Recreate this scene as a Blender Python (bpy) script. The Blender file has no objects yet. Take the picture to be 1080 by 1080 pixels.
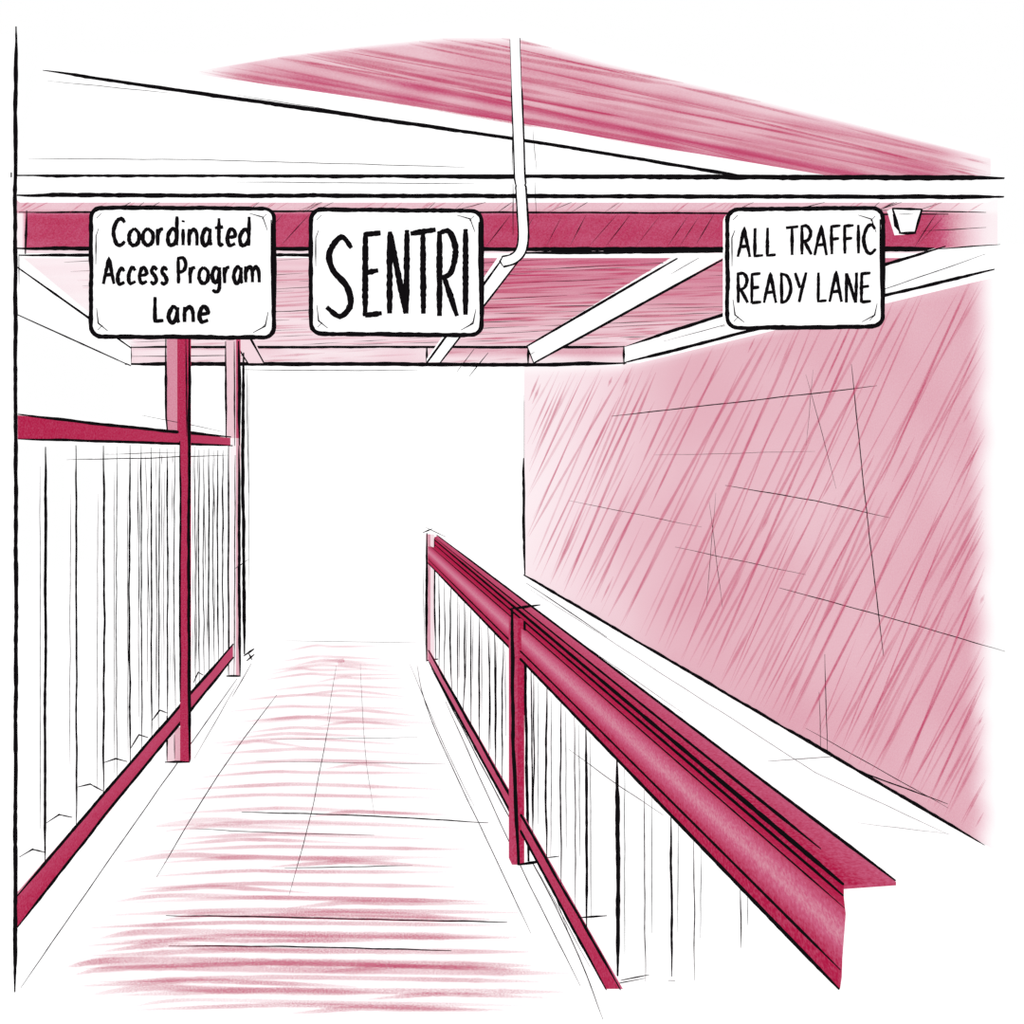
import bpy, math, random
from mathutils import Vector, noise
random.seed(7)
F=900.0; CX=340.0; CY=482.0; EYE=1.7
IW=1.32   # ink weight

# ---------------------------------------------------------------- materials
def lin(h):
    r=[int(h[i:i+2],16)/255 for i in (0,2,4)]
    return [c/12.92 if c<=.04045 else ((c+.055)/1.055)**2.4 for c in r]+[1]
def base_mat(name):
    m=bpy.data.materials.new(name); m.use_nodes=True
    nt=m.node_tree; nt.nodes.clear()
    return m,nt,nt.nodes.new
def self_lit(nt,N,colsock,col,e=.86,d=.16):
    em=N('ShaderNodeEmission'); em.inputs['Strength'].default_value=e  # surfaces glow in their own colour; only a small diffuse share takes light
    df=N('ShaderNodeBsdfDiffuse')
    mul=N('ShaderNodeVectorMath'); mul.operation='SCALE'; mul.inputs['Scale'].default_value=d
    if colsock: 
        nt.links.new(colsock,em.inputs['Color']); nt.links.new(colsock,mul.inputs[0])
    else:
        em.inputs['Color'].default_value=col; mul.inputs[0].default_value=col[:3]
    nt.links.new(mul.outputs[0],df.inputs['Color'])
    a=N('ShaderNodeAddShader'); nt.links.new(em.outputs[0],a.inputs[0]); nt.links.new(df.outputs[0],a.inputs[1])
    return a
def m_flat(name,col,e=.86,d=.16):
    m,nt,N=base_mat(name); a=self_lit(nt,N,None,col,e,d)
    o=N('ShaderNodeOutputMaterial'); nt.links.new(a.outputs[0],o.inputs[0]); return m
def grain(nt,N,amp,scale,lo):
    tc=N('ShaderNodeTexCoord'); n=N('ShaderNodeTexNoise'); n.inputs['Scale'].default_value=scale
    n.inputs['Detail'].default_value=3; n.inputs['Roughness'].default_value=.7
    nt.links.new(tc.outputs['Object'],n.inputs['Vector'])
    mr=N('ShaderNodeMapRange'); mr.inputs['From Min'].default_value=.3; mr.inputs['From Max'].default_value=.7
    mr.inputs['To Min'].default_value=lo; mr.inputs['To Max'].default_value=lo+amp
    nt.links.new(n.outputs['Fac'],mr.inputs['Value'])
    at=N('ShaderNodeAttribute'); at.attribute_name='dens'
    mu=N('ShaderNodeMath'); mu.operation='MULTIPLY'; mu.use_clamp=True
    nt.links.new(mr.outputs[0],mu.inputs[0]); nt.links.new(at.outputs['Fac'],mu.inputs[1])
    return mu
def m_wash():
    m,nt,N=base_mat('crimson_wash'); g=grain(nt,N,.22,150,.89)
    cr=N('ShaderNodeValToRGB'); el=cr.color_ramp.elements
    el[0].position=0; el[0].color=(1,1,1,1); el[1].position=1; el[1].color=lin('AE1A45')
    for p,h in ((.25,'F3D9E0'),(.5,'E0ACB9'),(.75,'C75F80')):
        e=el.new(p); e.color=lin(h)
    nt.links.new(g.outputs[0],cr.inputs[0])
    a=self_lit(nt,N,cr.outputs[0],None,.9,.14)
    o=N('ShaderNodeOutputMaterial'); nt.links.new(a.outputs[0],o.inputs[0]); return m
def m_pencil():
    m,nt,N=base_mat('crimson_pencil'); g=grain(nt,N,.9,190,.45)
    a=self_lit(nt,N,None,lin('BE3A64'),.9,.14)
    t=N('ShaderNodeBsdfTransparent'); mx=N('ShaderNodeMixShader')
    nt.links.new(g.outputs[0],mx.inputs[0]); nt.links.new(t.outputs[0],mx.inputs[1]); nt.links.new(a.outputs[0],mx.inputs[2])
    o=N('ShaderNodeOutputMaterial'); nt.links.new(mx.outputs[0],o.inputs[0]); return m
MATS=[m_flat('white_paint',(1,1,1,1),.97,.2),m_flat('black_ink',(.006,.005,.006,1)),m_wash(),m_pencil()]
WHITE,INK,WASH,PEN=0,1,2,3

# ---------------------------------------------------------------- planes (real surfaces)
class Pl:
    def __init__(s,f,n): s.f=f; s.n=Vector(n).normalized()
    def __call__(s,px,py,off=0.0): return Vector(s.f(px,py))+s.n*off
def PY(Y): return Pl(lambda x,y:((x-CX)/F*Y,Y,EYE-(y-CY)/F*Y),(0,-1,0))
def PZ(z):
    def f(x,y):
        Y=(EYE-z)*F/(y-CY); return ((x-CX)/F*Y,Y,z)
    return Pl(f,(0,0,1 if z<EYE else -1))
def PX(a,b=0.0):
    def f(x,y):
        Y=a/((x-CX)/F-b); return ((x-CX)/F*Y,Y,EYE-(y-CY)/F*Y)
    return Pl(f,(-1 if a>0 else 1,b if a>0 else -b,0))

# ---------------------------------------------------------------- mesh builder
class Ob:
    def __init__(s,name): s.name=name; s.v=[]; s.f=[]; s.m=[]; s.d=[]
    def poly(s,pts,mat=WHITE,dens=0.0):
        i=len(s.v); s.v+= [Vector(p) for p in pts]
        s.d+= list(dens) if isinstance(dens,(list,tuple)) else [dens]*len(pts)
        s.f.append(list(range(i,i+len(pts)))); s.m.append(mat)
    def loft(s,A,B,mat=WHITE,dens=None,cap=True):
        n=len(A)
        for k in range(n):
            j=(k+1)%n; d=dens[k] if dens else 0.0
            mm=mat[k] if isinstance(mat,(list,tuple)) else mat
            s.poly([A[k],A[j],B[j],B[k]],mm,d)
        if cap:
            m0=mat[0] if isinstance(mat,(list,tuple)) else mat
            d0=dens[0] if dens and not isinstance(dens[0],(list,tuple)) else (.9 if dens else 0.0)
            s.poly(A[::-1],m0,d0); s.poly(B,m0,d0)
    def box(s,x0,x1,y0,y1,z0,z1,mat=WHITE,dens=0.0):
        A=[(x0,y0,z0),(x1,y0,z0),(x1,y1,z0),(x0,y1,z0)]
        B=[(p[0],p[1],z1) for p in A]
        s.loft(A,B,mat,[dens]*4)
    def grid(s,fn,nx,ny,mat,dfn):
        i=len(s.v)
        for a in range(nx+1):
            for b in range(ny+1):
                p,q=fn(a/nx,b/ny); s.v.append(p); s.d.append(dfn(*q))
        for a in range(nx):
            for b in range(ny):
                k=i+a*(ny+1)+b; s.f.append([k,k+ny+1,k+ny+2,k+1]); s.m.append(mat)
    def tube(s,pts,rad,mat=INK,sides=6,dens=1.0):
        i=len(s.v); n=len(pts)
        for k,p in enumerate(pts):
            t=(pts[min(k+1,n-1)]-pts[max(k-1,0)])
            if t.length<1e-9: t=Vector((0,0,1))
            t.normalize(); u=Vector((0,1,0)) if abs(t.y)<.9 else Vector((1,0,0))
            a=t.cross(u).normalized(); b=t.cross(a).normalized()
            for q in range(sides):
                an=2*math.pi*q/sides
                s.v.append(p+(a*math.cos(an)+b*math.sin(an))*rad[k]); s.d.append(dens)
        for k in range(n-1):
            for q in range(sides):
                q2=(q+1)%sides
                s.f.append([i+k*sides+q,i+k*sides+q2,i+(k+1)*sides+q2,i+(k+1)*sides+q]); s.m.append(mat)
        s.f.append([i+q for q in range(sides)][::-1]); s.m.append(mat)
        s.f.append([i+(n-1)*sides+q for q in range(sides)]); s.m.append(mat)
    # ink along measured points lying on a surface
    def ink(s,pts,pl,w=2.0,jit=.35,taper=.4,step=5,off=.0008):
        d=dense(pts,step); n=len(d); P=[];R=[]
        w=w*(IW if w>1.05 else 1.15)
        ph=random.random()*99
        for k,(x,y) in enumerate(d):
            j=noise.noise(Vector((k*.15,ph,0)))*jit*1.6
            q=pl(x+j,y+noise.noise(Vector((k*.15,ph,7)))*jit*1.6,off)
            e=min(k,n-1-k)/max(1,min(8,(n-1)/2)); e=min(1,e)
            P.append(q); R.append(w*.5*q.y/F*(taper+(1-taper)*e)*random.uniform(.84,1.13))
        s.tube(P,R)
    def ink3(s,a,b,w=2.0,taper=.6,w2=None):
        a=Vector(a);b=Vector(b)
        if w2 is None: w2=w
        w*=IW; w2*=IW
        def pr(p): return Vector((CX+p.x/p.y*F,CY-(p.z-EYE)/p.y*F))
        L=(pr(a)-pr(b)).length; n=max(3,int(L/6)); P=[];R=[]
        y0,y1=a.y,b.y
        for k in range(n+1):
            u=k/n
            t=u*y0/(u*y0+(1-u)*y1) if abs(y0-y1)>1e-6 else u
            q=a.lerp(b,t); e=min(1,min(k,n-k)/max(1,min(8,n/2)))
            P.append(q); R.append((w+(w2-w)*u)*.5*q.y/F*(taper+(1-taper)*e)*random.uniform(.85,1.12))
        s.tube(P,R)
    # soft pencil stroke lying on a surface
    def pen(s,pts,pl,w,dens,mat=PEN,step=8,off=None,taper=.25,hard=.45):
        d=dense(pts,step); n=len(d); 
        if n<2: return
        if off is None: off=random.uniform(.001,.006)
        i=len(s.v); ph=random.random()*99
        for k,(x,y) in enumerate(d):
            a=d[max(k-1,0)]; b=d[min(k+1,n-1)]
            tx,ty=b[0]-a[0],b[1]-a[1]; L=math.hypot(tx,ty) or 1
            nx,ny=-ty/L,tx/L
            e=min(1,min(k,n-1-k)/max(1,min(6,(n-1)/2)))
            ww=w*.5*(taper+(1-taper)*e)*random.uniform(.88,1.12)
            dd=dens*(.35+.65*e)*(1+.5*noise.noise(Vector((k*.12,ph,3))))
            for c,f in ((-1,0),(-hard,1),(hard,1),(1,0)):
                s.v.append(pl(x+nx*ww*c,y+ny*ww*c,off)); s.d.append(dd*f)
        for k in range(n-1):
            for c in range(3):
                q=i+k*4+c; s.f.append([q,q+1,q+5,q+4]); s.m.append(mat)
    def hatch(s,poly,ang,sp,w,dens,pl,jit=2.0,brk=0.0,curve=0.0,ink=False,da=3,skip=0.0):
        xs=[p[0] for p in poly]; ys=[p[1] for p in poly]
        cx,cy=(min(xs)+max(xs))/2,(min(ys)+max(ys))/2
        R=math.hypot(max(xs)-min(xs),max(ys)-min(ys))/2+5
        t=-R
        while t<R:
            t+=sp*random.uniform(.6,1.4)
            if random.random()<skip: continue
            an=math.radians(ang+random.uniform(-da,da)); dx,dy=math.cos(an),-math.sin(an)
            nx,ny=-dy,dx; run=[]; off=random.uniform(-jit,jit)
            cv=curve*random.uniform(.3,1.2)
            k=-R; cut=random.random()*brk if brk else 1e9
            ww=w*random.uniform(.6,1.4); dd=dens*random.uniform(.6,1.3)
            while k<=R+6:
                x=cx+nx*(t+off)+dx*k; y=cy+ny*(t+off)+dy*k
                y+=cv*((k/R)**2-0.3)
                ins=pip(x,y,poly) and k<=R
                if brk and len(run)*6>cut: ins2=False
                else: ins2=ins
                if ins2: run.append((x,y))
                else:
                    if len(run)>2:
                        if ink: s.ink(run,pl,ww,.3,.2,6,.004)
                        else: s.pen(run,pl,ww,dd)
                    run=[]; cut=random.uniform(.3,1)*brk if brk else 1e9
                    ww=w*random.uniform(.6,1.4); dd=dens*random.uniform(.6,1.3)
                k+=6
    def done(s):
        lo=Vector((min(v.x for v in s.v),min(v.y for v in s.v),min(v.z for v in s.v)))
        hi=Vector((max(v.x for v in s.v),max(v.y for v in s.v),max(v.z for v in s.v)))
        o=Vector(((lo.x+hi.x)/2,(lo.y+hi.y)/2,lo.z))
        me=bpy.data.meshes.new(s.name+'_mesh'); me.from_pydata([tuple(v-o) for v in s.v],[],s.f)
        for m in MATS: me.materials.append(m)
        me.polygons.foreach_set('material_index',s.m)
        a=me.attributes.new('dens','FLOAT','POINT'); a.data.foreach_set('value',s.d)
        ob=bpy.data.objects.new(s.name,me); ob.location=o; bpy.context.scene.collection.objects.link(ob)
        return ob
def dense(pts,step):
    out=[pts[0]]
    for a,b in zip(pts,pts[1:]):
        L=math.hypot(b[0]-a[0],b[1]-a[1]); n=max(1,int(round(L/step)))
        for k in range(1,n+1): out.append((a[0]+(b[0]-a[0])*k/n,a[1]+(b[1]-a[1])*k/n))
    return out
def smooth(pts,n=6,closed=False):
    out=[]; m=len(pts)
    for i in range(m-1 if not closed else m):
        p0=pts[i-1] if (i>0 or closed) else pts[0]; p1=pts[i]; p2=pts[(i+1)%m]
        p3=pts[(i+2)%m] if (i+2<m or closed) else pts[-1]
        for k in range(n):
            t=k/n
            out.append(tuple(.5*((2*p1[c])+(-p0[c]+p2[c])*t+(2*p0[c]-5*p1[c]+4*p2[c]-p3[c])*t*t+(-p0[c]+3*p1[c]-3*p2[c]+p3[c])*t**3) for c in (0,1)))
    out.append(pts[-1] if not closed else pts[0]); return out
def pip(x,y,poly):
    c=False; j=len(poly)-1
    for i in range(len(poly)):
        xi,yi=poly[i]; xj,yj=poly[j]
        if (yi>y)!=(yj>y) and x<(xj-xi)*(y-yi)/(yj-yi)+xi: c=not c
        j=i
    return c
def ss(a,b,x):
    t=max(0,min(1,(x-a)/(b-a))); return t*t*(3-2*t)
def itp(x,X,Yv):
    if x<=X[0]: return Yv[0]
    for a,b,c,d in zip(X,X[1:],Yv,Yv[1:]):
        if x<=b: return c+(d-c)*(x-a)/(b-a)
    return Yv[-1]
def nz(x,y,sx,sy,seed=0): return noise.noise(Vector((x/sx,y/sy,seed)))

# ================================================================ floor
fl=Ob('floor'); G=PZ(0.0)
fl.box(-4,5,.3,14,-.12,0)
y=684
while y<1066:
    xl=itp(y,[682,720,800,870,930,1010,1045,1070],[300,262,218,165,130,75,98,130])
    xr=itp(y,[682,720,800,870,930,1010,1045,1070],[395,432,462,482,515,575,600,500])
    u=(y-682)/386
    for r in range(2):
        a=xl+random.uniform(-8,30); b=xr-random.uniform(-8,40 if u>.2 else 15)
        if r: 
            if random.random()<.35: continue
            q=random.uniform(.4,.75); a,b=(a,a+(b-a)*q) if random.random()<.5 else (b-(b-a)*q,b)
        yy=y+r*random.uniform(3,6)
        sl=random.uniform(-4,4); m=(a+b)/2
        fl.pen(smooth([(a,yy+3),(a+(b-a)*.3,yy-2+sl*.3),(m,yy-2),(b,yy+sl+1)],8),G,3.6+4.0*u*random.uniform(.7,1.3),.34+.26*u*random.uniform(.6,1.3),step=12,off=random.uniform(.0006,.003))
    y+=random.uniform(9,12)+5*u
for (a,b,yy,w,d) in [(105,545,986,10,.5),(72,560,1016,11,.62),(80,600,1024,9,.55),(170,520,968,8,.5),(120,500,948,7,.42),(98,420,1045,10,.5),(140,560,1058,6,.35),(110,330,1000,9,.5),(130,420,905,8,.4),(160,400,868,8,.36),(260,460,760,7,.3),(300,420,700,6,.3)]:
    fl.pen(smooth([(a,yy+4),(a+60,yy-3),((a+b)/2,yy),(b,yy+3)],8),G,w,d,step=12,off=random.uniform(.0006,.003))
for p,w in [([(22,1042),(120,900),(250,716)],.9),([(165,925),(230,818),(292,733)],.9),([(250,722),(205,800)],.6),
            ([(255,857),(370,860),(515,868)],1.3),([(200,874),(300,879),(395,881)],.8),([(175,966),(300,968),(535,973)],1.5),
            ([(178,998),(320,999),(476,1003)],1.4),([(300,916),(435,913)],1.0),([(350,745),(330,850),(305,945)],.7),
            ([(355,702),(345,760)],.5),([(440,702),(455,760),(520,900),(560,985)],.8),([(455,705),(520,830),(600,985),(636,1075)],1.0),
            ([(470,740),(545,905),(612,1040)],.8),([(432,700),(470,790),(500,850)],.5),([(270,803),(470,806)],.5),([(285,780),(440,778)],.5),
            ([(380,700),(385,790),(395,860)],.4),([(300,676),(440,678)],.5),([(570,902),(600,985)],.7),([(265,700),(245,735)],.8),
            ([(640,1040),(680,1032)],1.0),([(565,915),(590,960),(622,1020)],.6)]:
    fl.ink(smooth(p,5) if len(p)>2 else p,G,w)
fl.ink([(560,622),(700,712),(860,815),(1000,880)],G,.5); fl.ink([(572,650),(720,752)],G,.5)
fl.ink([(555,615),(640,672)],G,1.1); fl.ink([(810,803),(895,797)],G,.8); fl.ink([(905,868),(1002,880)],G,.4)
fl.done()

# ================================================================ wall_right
WX=2.906; W=PX(WX); wr=Ob('wall_right')
def wtop(x): return 385 if x<657 else 383-(x-657)*(98/383)
def wbot(x): return CY+.585*(x-CX)
def wf(a,b):
    x=553+a*(1085-553); y=wtop(x)+(wbot(x)-wtop(x))*b
    return W(x,y),(x,y)
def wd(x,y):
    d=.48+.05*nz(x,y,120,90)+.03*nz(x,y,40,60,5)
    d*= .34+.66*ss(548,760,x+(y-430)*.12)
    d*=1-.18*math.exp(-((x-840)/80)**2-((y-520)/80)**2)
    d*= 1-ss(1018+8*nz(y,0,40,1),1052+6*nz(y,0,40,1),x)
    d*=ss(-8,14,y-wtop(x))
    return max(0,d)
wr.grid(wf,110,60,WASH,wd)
a=W(553,wbot(553)); b=W(1085,wbot(1085))
wr.box(WX+.005,WX+.2,b.y,a.y,0,2.5)
WP=[(556,392),(657,387),(1040,290),(1040,880),(1030,880),(556,604)]
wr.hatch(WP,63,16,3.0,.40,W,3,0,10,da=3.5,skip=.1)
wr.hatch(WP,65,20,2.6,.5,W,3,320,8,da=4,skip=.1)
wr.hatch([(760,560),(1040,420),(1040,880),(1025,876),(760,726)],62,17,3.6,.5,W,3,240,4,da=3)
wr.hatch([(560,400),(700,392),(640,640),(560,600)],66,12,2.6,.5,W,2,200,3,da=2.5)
wr.ink([(551,606),(700,694),(850,781),(1040,892)],W,4.6,.6,off=.006)
wr.ink([(551,392),(553,500),(554,607)],W,3.2,off=.006)
wr.ink([(548,440),(551,590)],W,1.0)
for p,w in [([(645,439),(780,424),(925,407)],1),([(765,512),(860,528),(938,546)],.9),([(822,620),(940,652),(1060,687)],.9),
            ([(898,384),(912,520),(932,692)],1.0),([(870,690),(873,800)],.9),([(864,730),(866,800)],.7),([(850,395),(868,460),(882,515)],.5),([(858,390),(850,470)],.4),
            ([(748,530),(762,640)],.6),([(755,520),(745,640)],.5),([(600,528),(740,556)],.5),([(712,577),(850,606)],.6),
            ([(690,480),(860,476)],.35),([(760,765),(870,800),(1000,848)],1.2),([(850,768),(1000,852)],.8),([(690,690),(800,752)],.5)]:
    wr.ink(p,W,w)
wr.done()

# ================================================================ wall_back / wall_left
wb=Ob('wall_back'); wb.box(-3,2.9,12.28,12.4,0,3.05); wb.done()
wl=Ob('wall_left'); LY=2.63; LXx=(16-CX)/F*LY
wl.box(-2.2,LXx,LY,LY+.015,0,3.0)
wl.ink([(17,28),(16,200),(17,600),(16,1046)],PY(LY),3.4,.5,.3); wl.ink([(12,182),(12,187)],PY(LY),3)
wl.done()

# ================================================================ canopy (overhang underside)
can=Ob('canopy'); C=PZ(3.02)
cp=[(18,186),(48,74),(200,73),(400,45),(540,39),(640,66),(1042,166),(1058,187)]
up=[C(*p) for p in cp]; can.poly(up,WHITE)
can.loft([p+Vector((0,0,.002)) for p in up],[p+Vector((0,0,.05)) for p in up],WHITE)
PK=[(198,76),(300,58),(400,46),(470,39),(545,39),(640,66),(780,100),(900,130),(1045,166),(1040,186),(880,186),(700,156),(540,128),(400,106),(290,90)]
def cf(a,b):
    x=200+a*845; t=itp(x,[p[0] for p in PK[:9]],[p[1] for p in PK[:9]]); bo=itp(x,[200,290,400,540,700,880,1045],[77,90,106,128,156,186,186])
    y=t+(bo-t)*b; return C(x,min(y,186.5),.001),(x,y)
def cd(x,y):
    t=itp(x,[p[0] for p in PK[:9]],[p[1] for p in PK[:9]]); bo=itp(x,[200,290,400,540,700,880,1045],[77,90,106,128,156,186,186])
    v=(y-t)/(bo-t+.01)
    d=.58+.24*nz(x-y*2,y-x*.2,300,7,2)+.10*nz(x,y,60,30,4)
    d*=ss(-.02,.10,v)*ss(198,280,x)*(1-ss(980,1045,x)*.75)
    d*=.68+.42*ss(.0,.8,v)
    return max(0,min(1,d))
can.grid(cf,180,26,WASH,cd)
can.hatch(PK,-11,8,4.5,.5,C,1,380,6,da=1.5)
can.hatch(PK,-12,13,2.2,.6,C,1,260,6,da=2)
can.ink([(45,73),(130,86),(330,115),(540,145),(670,166),(795,187)],C,3.2,.4,.2,off=.003)
can.ink([(130,86),(330,114),(560,148),(790,186)],C,3.0,.4,.2,off=.003)
can.ink([(30,167),(200,168),(490,176)],C,.7); can.ink([(50,85),(180,98)],C,.6); can.ink([(250,100),(420,127)],C,.6)
can.done()

# ================================================================ front beam, crimson beam
fb=Ob('fascia_beam'); B0=PY(4.0)
a=B0(13,207);b=B0(1058,185.5)
fb.box(a.x,b.x,4.0,4.1,a.z,b.z)
fb.ink([(10,184),(400,185),(800,187),(1058,188)],B0,4.6,.5,off=.004); fb.ink([(16,206),(500,207),(1058,208)],B0,3.6,.5,off=.004)
fb.ink([(250,192),(500,194)],B0,.6)
fb.done()
ib=Ob('steel_beam'); B1=PY(4.1)
a=B1(18,267);b=B1(1052,208)
ib.box(a.x,b.x,4.104,4.2,a.z,b.z)
def bf(u,v):
    x=18+u*1034; y=208+v*59; return B1(x,y),(x,y)
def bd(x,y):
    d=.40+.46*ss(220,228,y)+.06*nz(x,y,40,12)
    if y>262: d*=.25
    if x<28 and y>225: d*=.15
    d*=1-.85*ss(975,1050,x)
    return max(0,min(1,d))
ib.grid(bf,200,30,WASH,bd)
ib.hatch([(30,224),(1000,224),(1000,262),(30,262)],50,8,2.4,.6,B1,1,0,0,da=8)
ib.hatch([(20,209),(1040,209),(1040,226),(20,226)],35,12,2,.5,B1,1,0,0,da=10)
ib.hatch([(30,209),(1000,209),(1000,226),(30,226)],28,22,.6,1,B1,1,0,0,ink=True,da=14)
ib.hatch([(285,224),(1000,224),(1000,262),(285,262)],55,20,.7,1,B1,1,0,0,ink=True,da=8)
ib.ink([(20,224),(300,223),(760,225),(1000,226)],B1,1.6); ib.ink([(18,262),(540,263),(985,262)],B1,3.4); ib.ink([(20,269),(500,269)],B1,2.6)
ib.ink([(545,267),(1000,263)],B1,2.6)
ib.ink([(28,222),(27,268)],B1,2.4); ib.ink([(20,268),(20,300)],B1,1)
ib.ink([(930,222),(1040,224)],B1,1.2); ib.ink([(972,244),(1040,240)],B1,.8)
ib.done()

# ================================================================ ceiling + joists
ce=Ob('ceiling'); CZ=2.705; K=PZ(CZ)
def kf(u,v):
    y=268+98*v; xl=itp(y,[268,366],[20,138]); xr=itp(y,[268,366],[985,657]); x=xl+(xr-xl)*u
    return K(x,y),(x,y)
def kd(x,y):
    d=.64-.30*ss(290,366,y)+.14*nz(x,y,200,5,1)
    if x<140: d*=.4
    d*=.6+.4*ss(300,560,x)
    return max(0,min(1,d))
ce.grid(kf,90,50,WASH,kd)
c4=[K(20,268),K(985,268),K(657,366),K(138,366)]
ce.loft([p+Vector((0,0,.003)) for p in c4],[p+Vector((0,0,.08)) for p in c4],WHITE)
KP=[(60,272),(950,270),(660,363),(138,363)]
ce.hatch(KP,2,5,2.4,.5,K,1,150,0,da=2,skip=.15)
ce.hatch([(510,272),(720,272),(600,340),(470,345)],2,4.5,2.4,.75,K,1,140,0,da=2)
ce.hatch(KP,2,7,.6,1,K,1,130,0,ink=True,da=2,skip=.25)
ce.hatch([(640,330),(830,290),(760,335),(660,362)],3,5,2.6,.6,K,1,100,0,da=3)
ce.done()
def joist(name,quad,Yn,Yf,lines,mat=WHITE,dens=0.0,th=.03):
    o=Ob(name); pn,pf=PY(Yn),PY(Yf)
    P=[pn(*quad[0]),pn(*quad[1]),pf(*quad[2]),pf(*quad[3])]
    o.loft(P,[p+Vector((0,0,th)) for p in P],mat,[dens]*4); o.poly(P,mat,dens)
    for e in lines:
        o.ink3(P[e[0]]-Vector((0,0,.008)),P[e[1]]-Vector((0,0,.008)),e[2])
    if quad[0][0]>600:
        a,b=P[0].lerp(P[1],.45),P[3].lerp(P[2],.5); o.ink3(a-Vector((0,0,.006)),b-Vector((0,0,.006)),.8)
    return o.done()
joist('ceiling_joist',[(714,271),(766,270),(563,382),(556,364)],4.22,7.7,[(0,3,2.4),(1,2,2.4),(2,3,1.5)])
joist('ceiling_joist',[(527,275),(546,275),(464,382),(450,382)],4.22,7.7,[(0,3,2.4),(1,2,1.8)])
joist('ceiling_joist',[(228,330),(250,330),(279,383),(262,383)],6.9,7.7,[(0,3,1.6),(1,2,1.8)],WASH,.25)
joist('ceiling_joist',[(18,330),(18,280),(138,366),(138,385)],4.22,7.7,[(0,3,1.4),(1,2,2.2)])
le=Ob('ledger_beam'); LX=PX(2.76)
q=[LX(657,366),LX(985,262),LX(1052,258),LX(1052,283),LX(657,383)]
le.poly(q); le.loft([p+Vector((.003,0,0)) for p in q],[p+Vector((.14,0,0)) for p in q])
le.ink([(657,366),(820,314),(998,260)],LX,2.8,off=.006); le.ink([(657,383),(800,347),(930,313),(1050,284)],LX,2.8,off=.006); le.ink([(657,364),(657,384)],LX,2)
le.ink([(760,345),(930,306),(1040,268)],LX,.8); le.ink([(985,263),(1055,258)],LX,1.3); le.ink([(700,360),(830,325)],LX,.6)
le.done()
fbm=Ob('cross_beam'); B2=PY(7.72)
a=B2(138,384);b=B2(658,366)
fbm.box(a.x,b.x,7.73,7.83,a.z,b.z)
fbm.grid(lambda u,v:(B2(138+520*u,366+18*v),(138+520*u,366+18*v)),60,3,WASH,lambda x,y:.22+.14*nz(x,y,50,9)+(.25 if x>460 and y<374 else 0))
fbm.hatch([(138,368),(557,368),(557,382),(138,382)],2,5,3,.35,B2,1,90,0,da=2)
fbm.ink([(138,366),(400,366),(658,366)],B2,2.2,off=.006); fbm.ink([(132,384),(400,384),(555,385),(660,383)],B2,3.2,off=.006)
for x in (138,450,557,658): fbm.ink([(x,364),(x,385)],B2,2,off=.006)
fbm.ink([(138,376),(260,375)],B2,.8); fbm.ink([(255,390),(440,391)],B2,.7); fbm.ink([(495,397),(515,372)],B2,1); fbm.ink([(482,392),(500,368)],B2,.8)
fbm.done()

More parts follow.
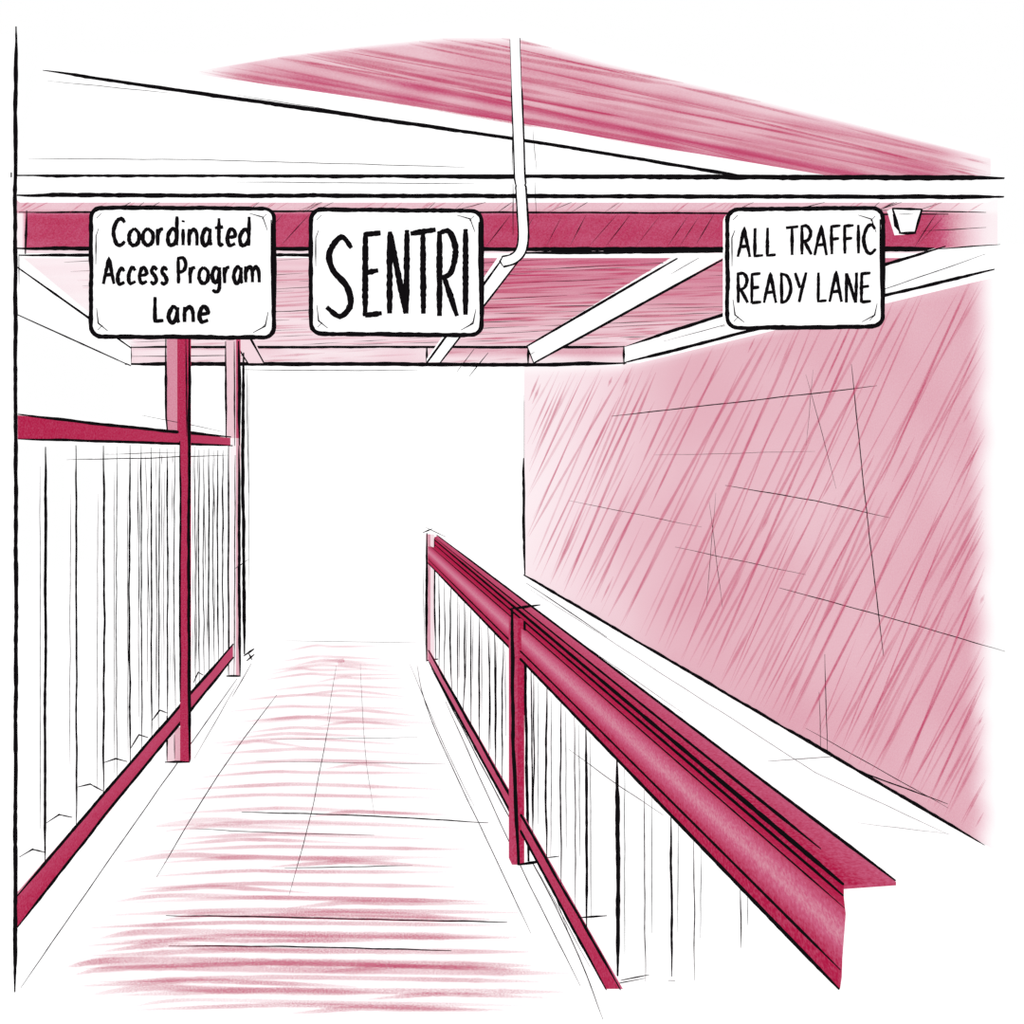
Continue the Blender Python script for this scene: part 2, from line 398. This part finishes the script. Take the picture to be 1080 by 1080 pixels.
# ================================================================ lettering
S=True
GL={'C':(1.05,[([(.9,.85),(.65,1),(.3,.9),(.05,.5),(.25,.08),(.6,0),(.92,.15)],S)]),
'o':(.9,[([(.5,.64),(.12,.48),(.08,.18),(.42,0),(.85,.12),(.9,.45),(.5,.64)],S)]),
'r':(.65,[([(.15,.62),(.18,0)],0),([(.18,.36),(.42,.58),(.85,.62)],S)]),
'd':(.9,[([(.85,.45),(.5,.62),(.1,.35),(.2,.03),(.6,.05),(.86,.3)],S),([(.9,1.08),(.86,0)],0)]),
'i':(.35,[([(.5,.6),(.5,0)],0),([(.5,.86),(.55,.92)],0)]),
'n':(.85,[([(.12,.62),(.14,0)],0),([(.14,.38),(.5,.62),(.82,.45),(.86,0)],S)]),
'a':(.85,[([(.82,.52),(.45,.64),(.1,.3),(.3,.0),(.65,.1),(.82,.5)],S),([(.84,.62),(.82,.18),(.97,0)],S)]),
't':(.75,[([(.5,1.0),(.46,.2),(.65,0),(.9,.06)],S),([(.05,.64),(.95,.68)],0)]),
'e':(.8,[([(.12,.32),(.85,.38),(.7,.6),(.35,.6),(.1,.3),(.3,.02),(.9,.1)],S)]),
'A':(1.0,[([(0,0),(.5,1),(.95,0)],0),([(.18,.34),(.82,.38)],0)]),
'c':(.75,[([(.85,.52),(.5,.64),(.1,.35),(.25,.03),(.88,.1)],S)]),
's':(.7,[([(.85,.54),(.45,.64),(.2,.48),(.68,.27),(.78,.1),(.4,0),(.08,.08)],S)]),
'P':(.85,[([(.15,0),(.15,1)],0),([(.05,.97),(.6,1),(.92,.78),(.7,.5),(.15,.43)],S)]),
'g':(.85,[([(.82,.5),(.45,.64),(.1,.35),(.3,.05),(.65,.12),(.82,.45)],S),([(.85,.62),(.86,-.1),(.6,-.33),(.15,-.25)],S)]),
'm':(1.3,[([(.05,.62),(.07,0)],0),([(.07,.4),(.3,.62),(.47,.45),(.5,0)],S),([(.5,.4),(.72,.62),(.92,.45),(.95,0)],S)]),
'L':(.75,[([(.15,1),(.12,.02),(.95,.05)],0)]),
'S':(.9,[([(.92,.86),(.55,1),(.12,.8),(.25,.58),(.75,.38),(.88,.15),(.5,0),(.02,.12)],S)]),
'E':(.8,[([(.12,1),(.1,0)],0),([(.05,.98),(.92,1)],0),([(.1,.52),(.78,.55)],0),([(.1,.01),(.98,.04)],0)]),
'N':(.95,[([(.08,0),(.1,1)],0),([(.1,1),(.86,0)],0),([(.88,0),(.92,1.02)],0)]),
'T':(.9,[([(0,.95),(1,1)],0),([(.5,.98),(.52,0)],0)]),
'R':(.85,[([(.12,0),(.12,1)],0),([(.02,.97),(.6,1),(.92,.78),(.7,.52),(.15,.45)],S),([(.35,.46),(1.0,0)],0)]),
'I':(.25,[([(.5,1),(.5,0)],0)]),
'F':(.8,[([(.12,1),(.12,0)],0),([(.05,.97),(.95,1)],0),([(.12,.52),(.8,.55)],0)]),
'D':(.95,[([(.15,0),(.14,1)],0),([(.02,.98),(.62,.9),(.92,.5),(.6,.1),(.05,0)],S)]),
'Y':(.9,[([(.02,1),(.46,.48)],0),([(.98,1),(.35,0)],0)]),' ':(.35,[])}
def text(o,s,x0,x1,ytop,ybase,w,pl,gap=.24,tilt=0.0):
    tot=sum(GL[c][0] for c in s)+gap*(len(s)-1); sc=(x1-x0)/tot; h=ybase-ytop; x=x0
    for c in s:
        gw,st=GL[c]; dy=random.uniform(-.02,.02)*h
        for pts,sm in st:
            P=[(x+p[0]*gw*sc,ybase-p[1]*h+dy+tilt*(x-x0)) for p in pts]
            if sm: P=smooth(P,6)
            o.ink(P,pl,w,.25,.75,2.5,.002)
        x+=(gw+gap)*sc
def rrect(x0,y0,x1,y1,r,sk=0.0):
    out=[]
    for cx,cy,a0 in ((x1-r,y0+r,-90),(x1-r,y1-r,0),(x0+r,y1-r,90),(x0+r,y0+r,180)):
        for k in range(7):
            a=math.radians(a0+15*k); X=cx+r*math.cos(a); Yy=cy+r*math.sin(a)
            out.append((X,Yy+sk*(X-x0)))
    return out
def sign(x0,y0,x1,y1,sk=0.0):
    o=Ob('hanging_sign'); pl=PY(4.05)
    R=rrect(x0,y0,x1,y1,11,sk)
    A=[pl(*p) for p in R]
    o.poly(A); o.loft([p+Vector((0,.002,0)) for p in A],[p+Vector((0,.044,0)) for p in A])
    o.ink(R+[R[0]],pl,3.6,.5,.9,4)
    o.ink([(x1-3,y0+12+sk*180),(x1-1,y1-12+sk*180)],pl,2.2); o.ink([(x1+1.5,y0+9+sk*180),(x1+1.5,y1-14+sk*180)],pl,1.8)
    o.ink([(x0+14,y1+1),(x1-20,y1+2+sk*170)],pl,1.6)
    o.ink([(x0+8,y0+22),(x0+5,y0+30),(x0+5,y0+60)],pl,1.2); o.ink([(x0+6,y1-30),(x0+8,y1-14),(x0+18,y1-6)],pl,1.2)
    o.ink([(x1-26,y0+6),(x1-12,y0+10),(x1-7,y0+24)],pl,1.1); o.ink([(x1-22,y1-5+sk*150),(x1-9,y1-12+sk*150),(x1-6,y1-26)],pl,1.2)
    for (bx,by) in ((x0+9,y0+9),(x1-10,y0+10),(x0+10,y1-9),(x1-11,y1-10)): o.ink([(bx-3,by+2),(bx+2,by-3)],pl,1.2)
    return o,pl
o,pl=sign(96,219,289,355,.005)
text(o,'Coordinated',119,264,231,259,3.5,pl,.2); text(o,'Access Program',109,274,273,300,3.4,pl,.2,-.01); text(o,'Lane',162,221,314,340,3.7,pl)
o.done()
o,pl=sign(328,221,508,352,.008)
for ch,a,b,t,bt in [('S',344,373,249,333),('E',383,403,246,334),('N',409,431,246,332),('T',433,459,241,330),('R',461,482,245,334),('I',486,496,243,333)]:
    text(o,ch,a,b,t,bt,5.0,pl)
o.done()
o,pl=sign(767,221,931,346,-.01)
text(o,'ALL TRAFFIC',778,924,241,271,3.0,pl,.24,-.03); text(o,'READY LANE',777,918,289,320,3.0,pl,.24,-.01)
o.done()

# ================================================================ pipe
pp=Ob('conduit_pipe')
cen=[(543,41),(545,100),(547,150),(548,186)]
pts=[];rad=[]
U=PZ(2.975)
for x,y in dense(cen,8): q=U(x,y); pts.append(q); rad.append(4.8*q.y/F)
V=PY(3.955)
for x,y in dense(smooth([(549,193),(551,225),(552,250),(549,265),(541,273),(530,276)],5),3): q=V(x,y); pts.append(q); rad.append(4.6*q.y/F)
pp.tube(pts,rad,WHITE,14)
def side(sg,w):
    P=[];R=[]
    n=len(pts)
    for k,q in enumerate(pts):
        t=(pts[min(k+1,n-1)]-pts[max(k-1,0)]).normalized()
        vdir=Vector((q.x,q.y,q.z-EYE)).normalized()
        s=t.cross(vdir).normalized()
        P.append(q+s*sg*rad[k]*1.03); R.append(w*.5*q.y/F*random.uniform(.8,1.15)*(.35 if q.y<2.95 else 1))
    pp.tube(P,R)
side(1,3.4); side(-1,2.8)
pp.ink([(530,271),(527,276),(530,281)],PY(3.93),1.8); pp.ink([(541,194),(541,248)],PY(3.95),1.0); pp.ink([(541,130),(540,180)],U,1.0)
pp.ink([(562,135),(566,180)],U,.6); pp.ink([(564,192),(566,230)],PY(3.99),.6)
pp.done()

# ================================================================ floodlight
fo=Ob('floodlight')
A=[Vector(PY(4.06)(x,y)) for x,y in ((941,220),(972,221),(965,245),(949,246))]
fo.poly(A); fo.loft([p+Vector((0,.002,0)) for p in A],[p+Vector((0,.038,0)) for p in A])
for i in range(4): fo.ink3(A[i]-Vector((0,.002,0)),A[(i+1)%4]-Vector((0,.002,0)),2.2)
fo.ink([(942,226),(944,238),(950,246)],PY(4.055),1.8); fo.ink([(948,246),(966,246)],PY(4.055),2.4); fo.ink([(948,226),(963,226)],PY(4.055),.8)
fo.done()

# ================================================================ left railing
LP=PX(-1.105,.0627); lr=Ob('safety_railing')
NB=Vector((-1,.0627,0)).normalized()*.05
def slab(o,pl,quad,dens,th=.012,nv=NB,mat=WASH,back=.6):
    A=[pl(*p) for p in quad]
    o.poly(A,mat,dens); 
    o.loft([p+nv*.02 for p in A],[p+nv*(th/.05) for p in A],mat,[back]*4)
    return A
slab(lr,LP,[(19,438),(243,462),(243,470),(19,463)],[.97,.9,.9,.97])
lr.ink([(19,437),(130,450),(243,461)],LP,2.6); lr.ink([(19,463),(130,466),(245,470)],LP,2.2); lr.ink([(150,438),(200,448),(235,455)],LP,.7)
slab(lr,LP,[(18,946),(246,680),(250,688),(18,978)],[.9,.85,.85,.97])
lr.ink([(17,946),(100,848),(248,677)],LP,2.4); lr.ink([(17,979),(110,860),(252,686)],LP,2.6)
lr.ink([(70,485),(160,483),(240,480)],LP,.9); lr.ink([(110,479),(190,477)],LP,.7)
def railtopL(x): return 463+(x-19)*7/224
def railbotL(x): return 946-(x-18)*266/228
pk=[(48,2.8),(80,1.8),(109,2),(123,1.1),(137,1.8),(149,1.3),(159,1.6),(168,1.3),(176,1.5),(184,1.2),(205,1.2),(210,1.3),(215,1.2),(220,1.5),(225,1.2),(230,1.5),(235,1.3)]
for x,w in pk:
    t,b=railtopL(x)+1,railbotL(x)-2
    bw=6 if x<115 else 3 if x<180 else 1.6
    A=[LP(x-bw,t,-.012),LP(x,t,-.012),LP(x,b,-.012),LP(x-bw,b+bw*1.1,-.012)]
    lr.poly(A); lr.loft([p+NB*.02 for p in A],[p+NB*.2 for p in A])
    ph=random.uniform(-1,1)
    lr.ink([(x,t+random.uniform(0,8)),(x+ph,(t+b)/2),(x+random.uniform(-1,1),b)],LP,w*.85,.5,.35)
    if x<180: lr.ink([(x-bw,t+random.uniform(5,60)),(x-bw-ph,b-random.uniform(0,80))],LP,.6)
lr.hatch([(140,480),(236,475),(236,670),(150,760)],90,7,.6,1,LP,1,140,0,ink=True,da=1.5)
for a,b in [((20,904),(48,899)),((48,868),(76,862)),((82,830),(108,834)),((110,804),(134,803)),((137,790),(156,778)),((160,760),(176,752)),((204,720),(214,712))]:
    lr.ink([a,((a[0]+b[0])/2,min(a[1],b[1])-3),b],LP,1.5)
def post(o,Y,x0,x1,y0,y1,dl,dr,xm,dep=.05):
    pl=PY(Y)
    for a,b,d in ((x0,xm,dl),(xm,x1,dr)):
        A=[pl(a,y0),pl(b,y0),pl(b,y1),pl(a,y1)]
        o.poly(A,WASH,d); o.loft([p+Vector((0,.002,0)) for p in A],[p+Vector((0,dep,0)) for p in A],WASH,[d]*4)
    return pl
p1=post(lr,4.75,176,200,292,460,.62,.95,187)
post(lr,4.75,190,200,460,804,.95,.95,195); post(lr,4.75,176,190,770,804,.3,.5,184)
lr.ink([(175,358),(175,440),(177,462)],p1,2.2); lr.ink([(200,358),(199,600),(200,803)],p1,2.6); lr.ink([(196,357),(197,460)],p1,1.2)
lr.ink([(190,465),(190,740)],p1,1.6); lr.ink([(176,755),(176,803)],p1,1.6); lr.ink([(174,804),(200,804)],p1,3.2); lr.ink([(184,775),(184,800)],p1,1)
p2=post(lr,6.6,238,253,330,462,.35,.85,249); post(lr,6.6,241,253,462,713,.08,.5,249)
for x,w in ((238,1.8),(247,1.2),(252,2.8)): lr.ink([(x,360),(x+.5,470)],p2,w)
lr.ink([(241,470),(241,712)],p2,1.5); lr.ink([(252,470),(253,713)],p2,2.4); lr.ink([(248,480),(247,712)],p2,1); lr.ink([(239,713),(254,713)],p2,2.4)
lr.ink([(257,372),(256,480),(258,690)],p2,2.8); lr.ink([(260,385),(262,520)],p2,.7)
lr.ink([(257,692),(268,684)],p2,2.0); lr.ink([(260,697),(268,690)],p2,1.6); lr.ink([(262,688),(266,696)],p2,1.2)
lr.ink([(247,600),(262,590)],p2,1); lr.ink([(262,385),(263,640)],p2,.5)
lr.done()

# ================================================================ right railing
rr=Ob('safety_railing')
def RP(off): return PX(.765+off,.0145)
R0=RP(0)
near=[RP(.17)(945,930),RP(.09)(890,934)]; far=[RP(.17)(461,565),RP(.09)(456,568)]
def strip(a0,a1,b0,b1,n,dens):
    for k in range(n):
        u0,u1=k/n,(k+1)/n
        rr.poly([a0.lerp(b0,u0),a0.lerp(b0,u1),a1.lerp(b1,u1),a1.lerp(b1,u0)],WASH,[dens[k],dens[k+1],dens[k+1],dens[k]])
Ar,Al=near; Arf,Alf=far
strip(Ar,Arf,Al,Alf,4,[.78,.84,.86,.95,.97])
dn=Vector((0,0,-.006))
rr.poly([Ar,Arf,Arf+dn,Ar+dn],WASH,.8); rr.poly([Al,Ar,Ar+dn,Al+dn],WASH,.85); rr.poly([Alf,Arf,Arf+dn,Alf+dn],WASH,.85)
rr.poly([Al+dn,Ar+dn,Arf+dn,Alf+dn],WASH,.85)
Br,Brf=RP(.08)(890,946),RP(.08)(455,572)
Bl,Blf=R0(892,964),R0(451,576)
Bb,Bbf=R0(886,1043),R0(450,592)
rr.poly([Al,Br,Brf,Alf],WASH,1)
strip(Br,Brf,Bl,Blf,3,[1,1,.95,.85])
strip(Bl,Blf,Bb,Bbf,6,[.85,.72,.66,.78,.92,.97,.97])  # paler middle is a highlight painted into the rail colour
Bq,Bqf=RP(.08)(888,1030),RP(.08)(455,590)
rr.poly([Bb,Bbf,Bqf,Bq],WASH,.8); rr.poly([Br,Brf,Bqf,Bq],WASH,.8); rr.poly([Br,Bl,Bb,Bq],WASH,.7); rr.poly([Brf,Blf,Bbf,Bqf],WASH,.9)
sh=Vector((-.0015,0,.0025)); sf=Vector((-.004,0,.008))
def ri(a,b,w,t,w2): rr.ink3(a+sh,b+sf,w,t,w2)
ri(Ar,Arf,3.0,.5,1.4); ri(Al,Alf,4.6,.5,1.5); ri(Br,Brf,3.4,.5,1.0)
rr.ink3(Bb+Vector((-.002,0,0)),Bbf+Vector((-.004,0,0)),3.8,.4,1.6)
a,b=Br.lerp(Bl,.75),Brf.lerp(Blf,.75); ri(a,b,1.6,.3,.8)
mid=lambda u:(Bl.lerp(Bb,u)+Vector((-.002,0,0)),Blf.lerp(Bbf,u)+Vector((-.005,0,0)))
a,b=mid(.74); rr.ink3(a,b,2.6,.3,.9)
a,b=Ar.lerp(Al,.62),Arf.lerp(Alf,.62); ri(a.lerp(b,.02),b,3.0,.3,.8)
# bottom rail
bq=[(452,686),(653,1043),(638,1043),(452,697)]
A=[R0(*p) for p in bq]; rr.poly(A,WASH,[.7,.95,.95,.7]); rr.loft([p+Vector((.002,0,0)) for p in A],[p+Vector((.01,0,0)) for p in A],WASH,[.8]*4)
rr.ink([(452,686),(550,860),(655,1044)],R0,2.2); rr.ink([(453,698),(545,868),(640,1044)],R0,2.6)
def rt(x): return 592+(x-450)*(451/436)
def rbm(x): return 686+(x-452)*(357/201)
pk=[(463,1.4),(469,1.2),(476,1.7),(483,1.2),(490,1.6),(497,1.4),(506,1.6),(515,1.3),(522,2),(531,1.4),(563,1.4),(577,2),(592,1.5),(606,1.2),(618,2.6),(651,4.2),(680,1.2),(708,2.4),(732,1.2),(781,1.5)]
for x,w in pk:
    t=rt(x)+1; b=min(rbm(x)-2,1036-random.uniform(0,8)); 
    if x>770: b=1000
    bw=2 if x<540 else 5 if x<640 else 8
    A=[R0(x,t,-.012),R0(x+bw,t,-.012),R0(x+bw,b,-.012),R0(x,b,-.012)]
    rr.poly(A); rr.loft([p+Vector((.002,0,0)) for p in A],[p+Vector((.01,0,0)) for p in A])
    rr.ink([(x,t),(x+random.uniform(-1.5,1.5),(t+b)/2),(x+random.uniform(-1,1.5),b)],R0,w*.85,.5,.35)
    if x>480: rr.ink([(x+bw,t+10),(x+bw+random.uniform(-1,1),b-random.uniform(0,60))],R0,.7)
rr.ink([(600,790),(655,830),(700,860)],R0,.8); rr.ink([(655,1034),(685,1028)],R0,1.2); rr.ink([(705,1034),(712,1034)],R0,1.2)
rr.ink([(610,968),(640,966)],R0,1.8); rr.ink([(575,905),(590,903)],R0,1.2)
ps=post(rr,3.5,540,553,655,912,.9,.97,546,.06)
rr.ink([(540,643),(541,780),(547,912)],ps,3.0,.4,.7); rr.ink([(553,655),(555,780),(557,908)],ps,2.4,.4,.7); rr.ink([(546,912),(574,908)],ps,2.6); rr.ink([(538,642),(570,638)],PY(3.45),2.2)
rr.poly([ps(553,890),ps(572,890),ps(574,908),ps(553,911)],WHITE)
rr.ink([(560,700),(562,880)],ps,1.2)
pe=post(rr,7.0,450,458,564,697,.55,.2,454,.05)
rr.ink([(450,562),(450,697)],pe,2.2); rr.ink([(458,568),(459,695)],pe,1.4); rr.ink([(449,697),(462,695)],pe,2); rr.ink([(446,562),(456,558)],pe,1.2)
rr.ink([(449,556),(470,566)],pe,.8); rr.ink([(446,600),(448,680)],pe,.6)
rr.done()

# ================================================================ light + camera
w=bpy.data.worlds.new('sky_white'); w.use_nodes=True; bpy.context.scene.world=w
bg=w.node_tree.nodes['Background']; bg.inputs[0].default_value=(1,1,1,1); bg.inputs[1].default_value=1.0
cam=bpy.data.cameras.new('camera'); co=bpy.data.objects.new('camera',cam); bpy.context.scene.collection.objects.link(co)
co.location=(0,0,EYE); co.rotation_euler=(math.pi/2,0,0)
cam.sensor_width=36; cam.lens=36*F/1080; cam.shift_x=(540-CX)/1080; cam.shift_y=-(540-CY)/1080; cam.clip_start=.05
bpy.context.scene.camera=co
vs=bpy.context.scene.view_settings; vs.view_transform='Standard'; vs.look='None'; vs.exposure=0; vs.gamma=1
